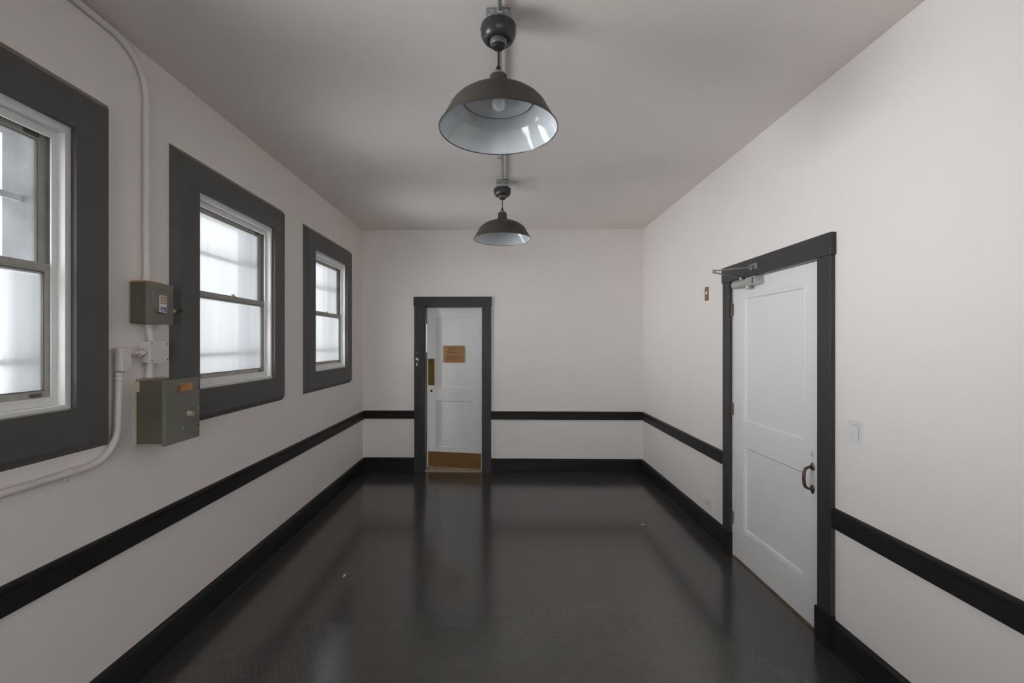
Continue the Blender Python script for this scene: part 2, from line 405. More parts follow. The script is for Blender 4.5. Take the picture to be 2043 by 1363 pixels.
def make_window(yc):
    root = empty('window_1', (XL, yc, OZ0))
    y0, y1 = yc - OW, yc + OW
    c, p, w = .037, .037, .146
    mb = MB()
    a = (y0 - w - c, y1 + w + c, OZ0 - w - c, OZ1 + w + c); b = (y0 - w, y1 + w, OZ0 - w, OZ1 + w); d = (y0, y1, OZ0, OZ1)
    mb.loops([rect(*a, XL), rect(*b, XL + p), rect(*d, XL + p), rect(*d, XL)], close=True)
    es = [e for e in mb.bm.edges if all(abs(v.co.x - XL - p) < 1e-5 for v in e.verts) and len(e.link_faces) == 2 and abs(e.calc_face_angle(0)) > .3]
    bmesh.ops.bevel(mb.bm, geom=es, offset=.003, segments=2, affect='EDGES')
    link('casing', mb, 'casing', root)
    # enamelled frame in two steps
    xf = XL + .015
    fr = MB(); ring(fr, y0, y1, OZ0, OZ1, .024, xf, xf - .030, .031, .012)
    ring(fr, y0 + .0005, y1 - .0005, OZ0 + .0005, OZ1 - .0005, .046, xf - .030, xf - .036, .061, .040)
    es = [e for e in fr.bm.edges if len(e.link_faces) == 2 and e.calc_face_angle(0) > .5 and all(v.co.x > xf - .031 for v in e.verts)]
    bmesh.ops.bevel(fr.bm, geom=es, offset=.0025, segments=2, affect='EDGES')
    frame = link('frame', fr, 'alu', root)
    os_ = MB(); ring(os_, y0 + .0005, y1 - .0005, OZ0 + .0005, OZ1 - .0005, .034, xf - .0362, xf - .085, .049, .040)
    link('outer_stop', os_, 'stop', root)
    s = MB(); s.box(xf - .034, xf + .002, y0 + .001, y1 - .001, OZ0, OZ0 + .018, .003)
    s.box(xf - .075, xf - .026, y0 + .002, y1 - .002, OZ0 + .018, OZ0 + .052, .003)
    link('sill', s, 'alu', root)
    iy0, iy1 = y0 + .046, y1 - .046
    # lower sash, towards the room
    xs = xf - .038
    ls = MB(); ring(ls, iy0 - .008, iy1 + .008, 1.374, 1.884, .028, xs, xs - .020, .032, .026)
    ls.box(xs - .001, xs + .004, iy0 + .01, iy1 - .01, 1.858, 1.864, .001)
    lower = link('lower_sash', ls, 'sash', root)
    g = MB(); g.box(xs - .013, xs - .009, iy0 + .012, iy1 - .012, 1.392, 1.860)
    link('pane', g, 'frost', lower)
    gk = MB(); ring(gk, iy0 + .0195, iy1 - .0195, 1.3995, 1.8525, .003, xs - .0008, xs - .0195); link('gasket', gk, 'gasket', lower)
    k = MB(); k.box(xs - .014, xs + .002, yc - .018, yc + .018, 1.884, 1.890, .001); k.box(xs - .010, xs, yc - .012, yc - .003, 1.890, 1.899, .001); k.box(xs - .010, xs, yc + .007, yc + .016, 1.889, 1.897, .001)
    link('sash_lock', k, 'sash', lower)
    k = MB(); k.box(xs - .003, xs + .006, iy1 - .075, iy1 - .035, 1.378, 1.392, .001)
    link('tilt_latch', k, 'sashdark', lower)
    # upper sash, towards the street
    xu = xs - .023
    us = MB(); ring(us, iy0 - .008, iy1 + .008, 1.842, 2.385, .030, xu, xu - .020, .033, .032)
    upper = link('upper_sash', us, 'sash', root)
    g = MB(); g.box(xu - .013, xu - .009, iy0 + .014, iy1 - .014, 1.866, 2.360)
    link('pane', g, 'frost', upper)
    gk = MB(); ring(gk, iy0 + .0215, iy1 - .0215, 1.8735, 2.3525, .003, xu - .0008, xu - .0195); link('gasket', gk, 'gasket', upper)
    k = MB(); k.box(xu - .004, xu + .004, iy1 - .075, iy1 - .02, 2.360, 2.376, .001)
    link('tilt_latch', k, 'sashdark', upper)
    # street-side lining of the opening
    ev = MB(); ring(ev, y0 + .001, y1 - .001, OZ0 + .001, OZ1 - .001, .036, xf - .086, XL - WT - .03)
    link('outer_lining', ev, 'concrete', root)
    return root

w1 = make_window(WIN_Y[0])
GW = 'dark framed sash windows'
wins = [w1]
for n, y in ((2, WIN_Y[1]), (3, WIN_Y[2])):
    w = copy_tree(w1); w.name = 'window_%d' % n; w.location.y = y; wins.append(w)
for w, t in zip(wins, ('sash window cut off by the photo edge, its upper pane clear enough to see out',
                       'middle sash window with charcoal casing, overlapped by the two grey-green electrical boxes',
                       'smallest looking sash window with charcoal casing, next to the end wall corner')):
    tag(w, t, 'window', GW, 'structure')
# the nearest upper pane is clear but dirty
for u in [x for x in C.objects if x.parent == w1 and x.name.startswith('upper_sash')]:
    for g in [x for x in C.objects if x.parent == u and x.name.startswith('pane')]:
        me = g.data.copy(); me.materials.clear(); me.materials.append(M['clear'])
        g.data = me
        g['label'] = 'clear dirty pane'

# security bars outside every window
def make_grille(yc):
    x = XL - .145
    root = empty('security_grille', (x, yc, OZ0))
    y0, y1 = yc - OW + .037, yc + OW - .037
    for z in (1.507, 2.139):
        m = MB(); m.box(x - .005, x + .005, y0, y1, z - .012, z + .012, .001)
        link('rail', m, 'bar', root)
    return root
g0 = make_grille(WIN_Y[0])
gr = [g0]
for y in WIN_Y[1:]:
    g = copy_tree(g0); g.location.y = y; gr.append(g)
for g, t in zip(gr, ('grey security bars outside the window cut off by the photo edge', 'grey security bars seen blurred outside the middle sash window',
                     'grey security bars outside the window next to the end wall corner')):
    tag(g, t, 'window bars', 'security bars outside the windows')

# unseen wide window added behind the photographer for fill light
root = empty('window_4', (0, YF, FW[2]))  # added unseen window for fill light
m = MB()
def fring(mb, a, w, y0, y1):
    R = lambda r, y: [(r[0], y, r[2]), (r[1], y, r[2]), (r[1], y, r[3]), (r[0], y, r[3])]
    b = (a[0] + w, a[1] - w, a[2] + w, a[3] - w)
    mb.loops([R(a, y1), R(a, y0), R(b, y0), R(b, y1)], close=True)
fring(m, (FW[0] - .14, FW[1] + .14, FW[2] - .14, FW[3] + .14), .14, YF + .03, YF)
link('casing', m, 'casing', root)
m = MB(); fring(m, FW, .05, YF - .02, YF - .10); link('frame', m, 'alu', root)
for k in (-1, 1):
    m = MB(); m.box(k * .42 - .02, k * .42 + .02, YF - .08, YF - .03, FW[2] + .05, FW[3] - .05); link('added_mullion', m, 'alu', root)
m = MB(); m.box(FW[0] + .03, FW[1] - .03, YF - .062, YF - .058, FW[2] + .03, FW[3] - .03); link('pane', m, 'frost', root)
tag(root, 'unseen wide three-light window added behind the viewpoint for fill light', 'window', kind='structure')

# ------------------------------------------------------------------ doors
def panel_leaf(W, H, z0, T, panels):
    """leaf in local coordinates: x along the width, +y the face seen, z up"""
    mb = MB()
    us, vs = [0, W], [z0, H]
    slab_with_holes(mb, us, vs, panels, lambda u, v, k: (u, -T * k, v))
    # remove the through faces of the holes (reveals) and fill each with a moulded recessed panel
    bad = []
    for f in mb.bm.faces:
        c = f.calc_center_median()
        if abs(c.y + T / 2) < 1e-4 and any(a - 1e-4 <= c.x <= b + 1e-4 and d - 1e-4 <= c.z <= e + 1e-4 for a, b, d, e in panels): bad.append(f)
    bmesh.ops.delete(mb.bm, geom=bad, context='FACES')
    R = lambda p, i, y: [(p[0] + i, y, p[2] + i), (p[1] - i, y, p[2] + i), (p[1] - i, y, p[3] - i), (p[0] + i, y, p[3] - i)]
    for p in panels:
        mb.loops([R(p, 0, 0), R(p, .001, -.004), R(p, .006, -.004), R(p, .010, -.002), R(p, .017, -.003), R(p, .024, -.011), R(p, .026, -.013), R(p, .030, -.013)], cap1=True)
        mb.loops([R(p, 0, -T), R(p, .02, -T + .008)], cap1=True)
    bmesh.ops.remove_doubles(mb.bm, verts=mb.bm.verts[:], dist=1e-5)
    return mb

# --- end door, ajar: hinge at the casing on the corner side, leaf swings into the next room
HX, HY = -.252, yb(-.25) + .075
LW = .716
LANG = math.atan2(.135, .706)
d1 = empty('door_1', (HX, HY, 0), PI - LANG)
# local +x runs from hinge to free edge; local +y faces the room for this rotation
pan = [(.125, .600, 1.005, 1.915), (.125, .600, .250, .868)]
lf = panel_leaf(LW, 2.03, .012, .040, pan)
link('leaf', lf, 'door', d1, world=False)
m = MB(); m.box(.618, .702, -.001, .0025, 1.045, 1.383, .0008); o = link('push_plate', m, 'brass', d1, world=False); o['label'] = 'dark tarnished brass push plate'
m = MB(); m.box(.010, .702, -.001, .0025, .016, .208, .0008); o = link('kick_plate', m, 'kick', d1, world=False); o['label'] = 'scuffed brown brass kick plate'
m = MB(); m.lathe([(.0001, .004), (.011, .004), (.0165, .0015), (.0165, -.001)], (.66, 0, .975), 'Y', 24); o = link('lock_hole', m, 'bronze', d1, world=False, smooth=40); o['label'] = 'small round bronze lock'
m = MB(); m.lathe([(.0001, .0012), (.004, .001), (.004, -.001)], (.108, 0, .575), 'Y', 12); link('nail_hole', m, 'bronze', d1, world=False)
tag(d1, 'narrow white two-panel door standing ajar in the end wall, with brass kick plate', 'door', kind='structure')

# cardboard notice on the end door
cs = empty('cardboard_sign', (HX, HY, 0), PI - LANG)
m = MB(); m.box(.225, .502, .0005, .005, 1.338, 1.549, .001); link('board', m, 'card', cs, world=False)
def scribble(mb, pts, y=.0056, r=.0016):
    mb.tube([(p[0], y, p[1]) for p in pts], r, 6)
m = MB()
def word(mb, u0, z, n, w, h, r, first=1.8):
    # handwriting runs away from the free edge: local x decreases to the reader's right
    pts = []; u = u0
    pts += [(u, z), (u - w * .3, z + h * first), (u - w * .6, z)]
    u -= w * .8
    for k in range(n):
        hh = h * random.uniform(.7, 1.15)
        pts += [(u, z + hh), (u - w * .30, z + hh * .85), (u - w * .35, z - h * .05), (u - w * .7, z + hh * .1)]
        u -= w
    scribble(mb, smooth_path(pts, 4), r=r)
word(m, .432, 1.505, 7, .015, .010, .0012, 2.0)
word(m, .430, 1.458, 5, .016, .013, .0013, 2.2)
word(m, .450, 1.398, 4, .010, .007, .0010, 1.8); word(m, .395, 1.400, 12, .010, .007, .0010, 1.6)
word(m, .448, 1.374, 5, .010, .007, .0010, 1.8); word(m, .375, 1.372, 5, .010, .006, .0010, 1.5)
o = link('handwriting', m, 'ink', cs, world=False)
tag(cs, 'brown cardboard notice with handwriting taped on the end door', 'sign')

# end door casing
nbv = nb; ub = Vector((math.cos(BANG), math.sin(BANG), 0))
Rb = Matrix(((ub.x, -nbv.x * -1, 0, 0), (ub.y, nbv.y, 0, 0), (0, 0, 1, 0), (0, 0, 0, 1)))
Rb = Matrix.Translation((0, yb(0), 0)) @ Matrix.Rotation(BANG, 4, 'Z')      # local x along wall, -y into the room
c1 = empty('trim_6', (-.605, yb(-.605), 0))
def bpart(name, boxes, mat='casing_darkened', bev=.003, parent=None):
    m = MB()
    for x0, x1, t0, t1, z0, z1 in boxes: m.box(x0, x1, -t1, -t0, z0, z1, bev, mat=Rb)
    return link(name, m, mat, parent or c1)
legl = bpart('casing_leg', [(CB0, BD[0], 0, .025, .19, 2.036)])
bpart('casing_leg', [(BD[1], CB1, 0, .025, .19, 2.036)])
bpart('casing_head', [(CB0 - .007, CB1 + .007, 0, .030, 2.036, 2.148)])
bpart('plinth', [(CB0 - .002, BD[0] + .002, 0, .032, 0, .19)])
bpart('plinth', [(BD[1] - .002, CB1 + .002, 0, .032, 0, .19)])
bpart('jamb', [(BD[0], BD[0] + .012, -.06, -.001, 0, 2.034)], 'casing_darkened')
bpart('jamb', [(BD[1] - .004, BD[1], -.06, -.001, 0, 2.034)], 'casing_darkened')
bpart('jamb_head', [(BD[0] + .012, BD[1] - .004, -.06, -.001, 2.022, 2.034)], 'casing_darkened')
m = MB()
for cx, cz, sx, sz in ((-1.045, 1.462, .006, .006), (-1.043, 1.389, .016, .016), (-1.030, 1.378, .008, .018), (-1.044, 1.318, .010, .022)):
    pts = [(cx + math.cos(a * PI / 4) * sx * random.uniform(.7, 1.2), cz + math.sin(a * PI / 4) * sz * random.uniform(.7, 1.2)) for a in range(8)]
    m.loops([[Rb @ Vector((px, -.0249, pz)) for px, pz in pts], [Rb @ Vector((px, -.0262, pz)) for px, pz in pts]], cap0=True, cap1=True)
o = link('paint_chip', m, 'chip', legl); o['label'] = 'white spots where the black paint chipped off'
tag(c1, 'black painted door casing framing the narrow end door', 'door casing', kind='structure')
m = MB(); m.box(BD[0] + .012, BD[1] - .004, -.012, .14, 0, .014, .003, mat=Rb)
o = link('threshold', m, 'wood'); tag(o, 'pale worn threshold strip under the end door', 'threshold', kind='structure')

# --- side door, closed
LX = XR + .006
d2 = empty('door_2', (LX, RD[1] - .004, 0), -PI / 2)
# local +x runs towards the camera (-Y); after this turn local +y points to +X, so mirror the leaf thickness
W2 = RD[1] - RD[0] - .008
pan = [(.138, .790, 1.012, 1.916), (.138, .790, .240, .858)]
lf = panel_leaf(W2, 2.028, .012, .042, pan)
for v in lf.bm.verts: v.co.y = -v.co.y
link('leaf', lf, 'door', d2, world=False)
# pull handle
hy, hx = -.001, W2 - .072
hd = MB()
pth = smooth_path([(hx, -.004, .899), (hx, -.022, .894), (hx, -.040, .884), (hx, -.048, .864), (hx, -.050, .836), (hx, -.048, .808), (hx, -.040, .786), (hx, -.022, .775), (hx, -.004, .770)], 5)
hd.tube(pth, [.0062 + .0026 * math.sin(PI * i / (len(pth) - 1)) for i in range(len(pth))], 12)
for zc, zt in ((.894, .026), (.774, -.030)):
    prof = [(0, zt * 1.0), (.012, zt * .6), (.018, 0), (.015, -zt * .5), (0, -zt * .75), (-.015, -zt * .5), (-.018, 0), (-.012, zt * .6)]
    hd.loops([[(hx + a, 0, zc + b) for a, b in prof], [(hx + a, -.004, zc + b) for a, b in prof], [(hx + a * .6, -.009, zc + b * .6) for a, b in prof]], cap0=True, cap1=True)
o = link('handle', hd, 'bronze', d2, world=False, smooth=50); o['label'] = 'bronze pull handle'
# cracked paint over a filled-in lock
m = MB()
for a, b in (((0, 0), (-.030, .016)), ((0, 0), (-.034, .006)), ((-.004, .004), (-.024, .030)), ((0, 0), (-.010, -.016)), ((-.010, -.016), (-.020, -.020)), ((-.002, .004), (-.008, .034))):
    m.tube([(hx + .006 + a[0], -.0006, .952 + a[1]), (hx + .006 + b[0], -.0006, .952 + b[1])], [.0014, .0005], 6)
o = link('lock_scar', m, 'steel', d2, world=False); o['label'] = 'star-shaped crack in the paint'
for z in (1.83, 1.09, .286):
    m = MB()
    for k in range(5): m.lathe([(.0055, -.0085), (.0065, -.008), (.0065, .008), (.0055, .0085)], (-.006, -.010, z + (k - 2) * .0185), 'Z', 12)
    m.lathe([(.0001, .056), (.004, .054), (.005, .048), (.005, .046)], (-.006, -.010, z), 'Z', 12)
    m.box(-.004, .004, -.002, .0005, z - .045, z + .045)
    o = link('hinge', m, 'bronze', d2, world=False, smooth=40); o['label'] = 'worn steel hinge'
tag(d2, 'wide white two-panel door closed in the side wall, with pull handle and hinges', 'door', kind='structure')

c2 = empty('trim_7', (XR, (CR0 + CR1) / 2, 0))
def rpart(name, boxes, mat='trim', bev=.003):
    m = MB()
    for y0, y1, t0, t1, z0, z1 in boxes: m.box(XR - t1, XR - t0, y0, y1, z0, z1, bev)
    return link(name, m, mat, c2)
rpart('casing_leg', [(CR0, RD[0], 0, .025, .176, 2.036)], 'casing_darkened')
rpart('casing_leg', [(RD[1], CR1, 0, .025, .176, 2.036)], 'casing_darkened')
rpart('casing_head', [(CR0 - .008, CR1 + .008, 0, .030, 2.036, 2.153)], 'casing_darkened')
rpart('plinth', [(CR0 - .003, RD[0] + .003, 0, .038, 0, .176)])
rpart('plinth', [(RD[1] - .003, CR1 + .003, 0, .038, 0, .176)])
rpart('door_stop', [(RD[0], RD[0] + .010, -.14, -.052, 0, 2.03)], 'casing_darkened'); rpart('door_stop', [(RD[1] - .010, RD[1], -.14, -.052, 0, 2.03)], 'casing_darkened')
tag(c2, 'charcoal painted door casing framing the closed side door', 'door casing', kind='structure')
m = MB(); m.box(XR - .004, XR + .10, RD[0] + .003, RD[1] - .003, 0, .006, .002)
o = link('threshold', m, 'oldwood'); tag(o, 'thin worn wooden threshold under the closed side door', 'threshold', kind='structure')

# door closer on the side door
dc = empty('door_closer', (LX - .03, 3.10, 1.97))
m = MB()
m.lathe([(.0001, 3.285), (.020, 3.284), (.026, 3.276), (.027, 3.265), (.027, 3.06)], (LX - .032, 0, 1.998), 'Y', 24)
m.box(LX - .062, LX - .0005, 2.965, 3.075, 1.970, 2.026, .004)
m.box(LX - .030, LX - .0005, 3.02, 3.27, 1.975, 2.021, .003)
body = link('body', m, 'closer', dc, smooth=40)
m = MB(); m.box(LX - .064, LX - .050, 2.980, 2.994, 1.978, 2.020, .001); o = link('badge', m, 'bronze', body)
for y, z in ((2.972, 1.982), (2.972, 2.012), (3.03, 1.992), (3.055, 1.992)):
    m = MB(); m.lathe([(.0001, -.0022), (.0036, -.002), (.0036, .002)], (LX - .062, y, z), 'X', 12); link('screw', m, 'steel', body)
m = MB(); m.lathe([(.0001, 1.948), (.016, 1.950), (.019, 1.956), (.019, 1.972)], (LX - .032, 3.09, 0), 'Z', 24)
link('pinion_cap', m, 'closer', dc, smooth=40)
m = MB(); m.lathe([(.0001, 2.052), (.011, 2.052), (.011, 2.024)], (LX - .032, 3.185, 0), 'Z', 20); link('spindle', m, 'palegreen', dc, smooth=40)
EL = Vector((1.418, 3.02, 2.060))
def bar(mb, a, b, w, t):
    a, b = Vector(a), Vector(b); d = (b - a).normalized(); s = d.cross(Vector((0, 0, 1))).normalized() * w / 2; u = Vector((0, 0, t / 2))
    mb.loops([[p - s - u, p + s - u, p + s + u, p - s + u] for p in (a, b)], cap0=True, cap1=True)
m = MB(); bar(m, (LX - .032, 3.185, 2.046), EL + Vector((-.002, 0, -.008)), .016, .006)
link('main_arm', m, 'closerarm', dc)
m = MB(); bar(m, EL + Vector((0, 0, .006)), (XR - .045, 3.018, 2.088), .015, .007)
m.lathe([(.0001, 2.074), (.008, 2.073), (.010, 2.070), (.010, 2.046), (.0001, 2.045)], (EL.x, EL.y, 0), 'Z', 16)
link('forearm', m, 'closerarm', dc, smooth=35)
m = MB(); m.box(XR - .036, XR - .030, 2.975, 3.045, 2.072, 2.112, .002); m.box(XR - .060, XR - .034, 2.985, 3.035, 2.076, 2.081, .001); m.box(XR - .060, XR - .034, 2.985, 3.035, 2.096, 2.101, .001)
m.lathe([(.006, 2.070), (.006, 2.106)], (XR - .048, 3.018, 0), 'Z', 12)
link('bracket_mount', m, 'closerarm', dc, smooth=35)
tag(dc, 'silver hydraulic door closer with folded steel arm above the side door', 'door closer')

# ------------------------------------------------------------------ wall plates on the right
wp = empty('brass_wall_plate', (XR, 3.7745, 1.937))
m = MB(); m.box(XR - .005, XR, 3.742, 3.807, 1.937, 2.050, .0015); link('plate', m, 'brass', wp)
m = MB(); m.lathe([(.0001, -.0085), (.012, -.008), (.017, -.005), (.017, 0)], (XR, 3.7745, 2.000), 'X', 20); link('button', m, 'chip', wp, smooth=40)
for z in (1.969, 2.035):
    m = MB(); m.lathe([(.0001, -.007), (.0035, -.0065), (.0035, -.004)], (XR, 3.7745, z), 'X', 10); link('mounting_screw', m, 'chip', wp)
tag(wp, 'small tarnished brass wall plate with pale button beside the side door closer', 'wall plate')

ol = empty('electrical_outlet', (XR, 3.7475, .227))
m = MB(); m.box(XR - .006, XR, 3.688, 3.807, .226, .296, .002); link('plate', m, 'plastic', ol)
for y in (3.768, 3.728):
    m = MB(); m.box(XR - .0075, XR - .005, y - .015, y + .015, .246, .277, .001); rc = link('receptacle', m, 'plastic', ol)
    m = MB(); m.box(XR - .0079, XR - .007, y - .008, y + .001, .2535, .256); m.box(XR - .0079, XR - .007, y - .008, y + .001, .267, .2695); m.lathe([(.0001, -.0079), (.003, -.0079), (.003, -.007)], (XR, y + .008, .2615), 'X', 10); link('slot', m, 'slot', rc)
tag(ol, 'white horizontal electrical outlet low on the wall beside the side door hinges', 'outlet')

sw = empty('light_switch', (XR, 2.176, 1.092))
m = MB(); m.box(XR - .0077, XR, 2.136, 2.216, 1.092, 1.208, .002); link('plate', m, 'plastic', sw)
m = MB()
m.loops([[(XR - a, y, z) for y, z in ((2.160, 1.117), (2.193, 1.117), (2.193, 1.183), (2.160, 1.183))] for a in (.006, .0085)], cap0=True)
R4 = [(XR - .0085, 2.160, 1.117), (XR - .0085, 2.193, 1.117), (XR - .0105, 2.193, 1.150), (XR - .0105, 2.160, 1.150)]
m.face(R4); m.face([(XR - .0105, 2.160, 1.150), (XR - .0105, 2.193, 1.150), (XR - .0085, 2.193, 1.183), (XR - .0085, 2.160, 1.183)])
m.face([(XR - .0085, 2.160, 1.117), (XR - .0105, 2.160, 1.150), (XR - .0085, 2.160, 1.183)]); m.face([(XR - .0085, 2.193, 1.117), (XR - .0105, 2.193, 1.150), (XR - .0085, 2.193, 1.183)])
link('rocker', m, 'plastic', sw)
m = MB(); m.box(XR - .0081, XR - .0072, 2.157, 2.1596, 1.115, 1.185); m.box(XR - .0081, XR - .0072, 2.1595, 2.194, 1.1832, 1.1852); link('rocker_gap', m, 'gap', sw)
tag(sw, 'white rocker light switch on the wall next to the closed side door', 'light switch')

# ------------------------------------------------------------------ electrical gear on the window wall
ds = empty('disconnect_switch', (XL, 2.161, 1.672))
m = MB(); m.box(XL, XL + .072, 2.079, 2.243, 1.672, 1.864, .003); link('body', m, 'green', ds)
m = MB(); m.box(XL + .072, XL + .080, 2.077, 2.245, 1.670, 1.866, .002)
# raised bulge of the cover
def bulge(inset, x):
    y0, y1, z0, z1 = 2.112 + inset, 2.214 - inset, 1.722 + inset, 1.842 - inset * .6
    pts = []
    for (cy, cz, r, a0) in ((y1 - .030, z0 + .030, .030, -90), (y1 - .012, z1 - .012, .012, 0), (y0 + .012, z1 - .012, .012, 90), (y0 + .030, z0 + .030, .030, 180)):
        for k in range(7):
            a = math.radians(a0 + 90 * k / 6); pts.append((x, cy + r * math.cos(a), cz + r * math.sin(a)))
    return pts
m.loops([bulge(0, XL + .0795), bulge(.004, XL + .087), bulge(.010, XL + .090)], cap1=True)
cov = link('cover', m, 'greenlid', ds, smooth=40)
lb = MB(); lb.box(XL + .0900, XL + .0912, 2.141, 2.187, 1.728, 1.808); lab = link('label_plate', lb, 'lab_white', cov)
m = MB()
ring(m, 2.146, 2.182, 1.768, 1.804, .005, XL + .0918, XL + .0910); ring(m, 2.154, 2.174, 1.776, 1.796, .003, XL + .0918, XL + .0910); m.box(XL + .091, XL + .0918, 2.161, 2.167, 1.781, 1.791)
o = link('emblem', m, 'lab_brown', lab); o['label'] = 'brown square-in-square emblem'
m = MB(); m.box(XL + .091, XL + .0916, 2.146, 2.183, 1.732, 1.754); link('blue_band', m, 'lab_blue', lab)
m = MB()
for z in (1.748, 1.742, 1.737): m.box(XL + .0914, XL + .0919, 2.150, 2.150 + random.uniform(.018, .028), z - .001, z + .001)
link('band_text', m, 'lab_white', lab)
for y, z in ((2.236, 1.856), (2.236, 1.680)):
    m = MB(); m.lathe([(.0001, .0022), (.004, .0018), (.004, -.001)], (XL + .080, y, z), 'X', 12); link('cover_screw', m, 'steel', cov)
m = MB(); m.lathe([(.0001, -.0015), (.014, -.001), (.014, .001)], (XL + .022, 2.079, 1.697), 'Y', 20); link('knockout', m, 'green', ds, smooth=40)
m = MB()
pr = [(.0, -.026), (.012, -.03), (.020, -.018), (.022, 0), (.020, .018), (.012, .032), (0, .036)]
m.loops([[(XL + .050 + a, 2.243, 1.762 + b) for a, b in pr], [(XL + .050 + a, 2.258, 1.762 + b) for a, b in pr], [(XL + .052 + a * .6, 2.263, 1.762 + b * .7) for a, b in pr]], cap0=True, cap1=True)
link('lever_bracket', m, 'green', ds)
m = MB(); m.tube([(XL + .060, 2.252, 1.752), (XL + .072, 2.270, 1.738)], .0085, 12); o = link('lever_grip', m, 'palegreen', ds, smooth=40)
m = MB(); m.tube([(XL + .072, 2.270, 1.738), (XL + .080, 2.292, 1.744)], .0070, 12); m.lathe([(.0001, -.008), (.0095, -.006), (.0095, .006), (.0001, .008)], (XL + .081, 2.294, 1.7445), 'Y', 14); link('lever', m, 'black', ds, smooth=40)
m = MB(); m.box(XL, XL + .070, 2.086, 2.185, 1.864, 1.8715, .001); o = link('paint_strip', m, 'ochre', ds); o['label'] = 'strip of old ochre paint on top'
m = MB(); m.box(XL, XL + .003, 2.0725, 2.0792, 1.674, 1.862); o = link('wall_edge_paint', m, 'cream', ds); o['label'] = 'cream paint line along the wall edge'  # only a paint line, not a mounting part
tag(ds, 'small grey-green disconnect switch box with square emblem label and side lever, under vertical conduit', 'switch box')

pb = empty('electrical_panel_box', (XL, 2.22, 1.105))
m = MB(); m.box(XL, XL + .131, 2.108, 2.318, 1.108, 1.403, .002); bd = link('body', m, 'green', pb)
m = MB(); m.box(XL, XL + .022, 2.1073, 2.1085, 1.352, 1.401); m.box(XL, XL + .008, 2.1073, 2.1085, 1.11, 1.355); o = link('paint_patch', m, 'cream', bd); o['label'] = 'cream paint left along the wall edge'
m = MB(); m.box(XL + .129, XL + .147, 2.102, 2.341, 1.098, 1.405, .003); lid = link('lid', m, 'greenlid', pb)
m = MB(); m.box(XL + .1468, XL + .1478, 2.197, 2.284, 1.347, 1.384); lab = link('warning_label', m, 'lab_orange', lid); lab['label'] = 'worn orange warning sticker'
m = MB(); m.box(XL + .1468, XL + .1476, 2.178, 2.200, 1.340, 1.374); m.box(XL + .1476, XL + .1482, 2.198, 2.204, 1.35, 1.382); link('sticker_edge', m, 'lab_red', lab)
m = MB()
for k, z in enumerate((1.378, 1.371, 1.363, 1.356)): m.box(XL + .1476, XL + .1482, 2.210, 2.210 + random.uniform(.045, .066), z - .0013, z + .0013)
link('sticker_text', m, 'lab_red', lab)
m = MB(); m.lathe([(.0075, .1465), (.0145, .1465), (.0145, .150), (.012, .158), (.012, .168), (.010, .170), (.008, .168), (.0075, .160), (.0001, .160)], (XL, 2.2586, 1.229), 'X', 28); o = link('knob', m, 'cream', lid, smooth=40); o['label'] = 'cream round ring knob'
m = MB(); m.lathe([(.0001, .162), (.0078, .162)], (XL, 2.2586, 1.229), 'X', 20); link('knob_core', m, 'bronze', lid)
for z in (1.352, 1.158):
    m = MB(); m.lathe([(.0001, .0035), (.005, .003), (.005, -.001)], (XL + .147, 2.330, z), 'X', 12); link('lid_screw', m, 'bronze', lid, smooth=40)
for y, z, l in ((2.216, 1.172, .018), (2.330, 1.255, .020), (2.205, 1.130, .005)):
    m = MB(); m.tube([(XL + .1471, y, z), (XL + .1471, y + l * .35, z - l)], .0013, 6)
    o = link('scratch', m, 'chip', lid); o['label'] = 'bright scratch on the lid'
m = MB(); m.box(XL, XL + .012, 2.112, 2.29, 1.403, 1.4125, .001); o = link('top_paint_edge', m, 'cream', pb)  # cream paint patch above the box, not a fixing
tag(pb, 'large olive-grey metal electrical box with orange sticker and round knob, overlapping the middle window', 'electrical box')

jb = empty('junction_box', (XL, 2.193, 1.488))
m = MB(); m.box(XL, XL + .050, 2.1365, 2.25, 1.488, 1.588, .002); link('body', m, 'conduit', jb)
m = MB(); m.box(XL + .050, XL + .053, 2.134, 2.252, 1.486, 1.590, .001); cv = link('cover', m, 'conduit', jb)
for y in (2.144, 2.242):
    for z in (1.499, 1.577):
        m = MB(); m.lathe([(.0001, .002), (.003, .0016), (.003, -.001)], (XL + .053, y, z), 'X', 10); link('mounting_screw', m, 'slot', cv)
for x, z in ((.036, 1.556), (.036, 1.512), (.038, 1.535)):
    m = MB(); m.lathe([(.0001, -.001), (.0018, -.0008), (.0018, .001)], (XL + x, 2.1365, z), 'Y', 8); link('side_hole', m, 'slot', jb)
tag(jb, 'square junction box painted wall white between the two grey-green boxes', 'junction box')

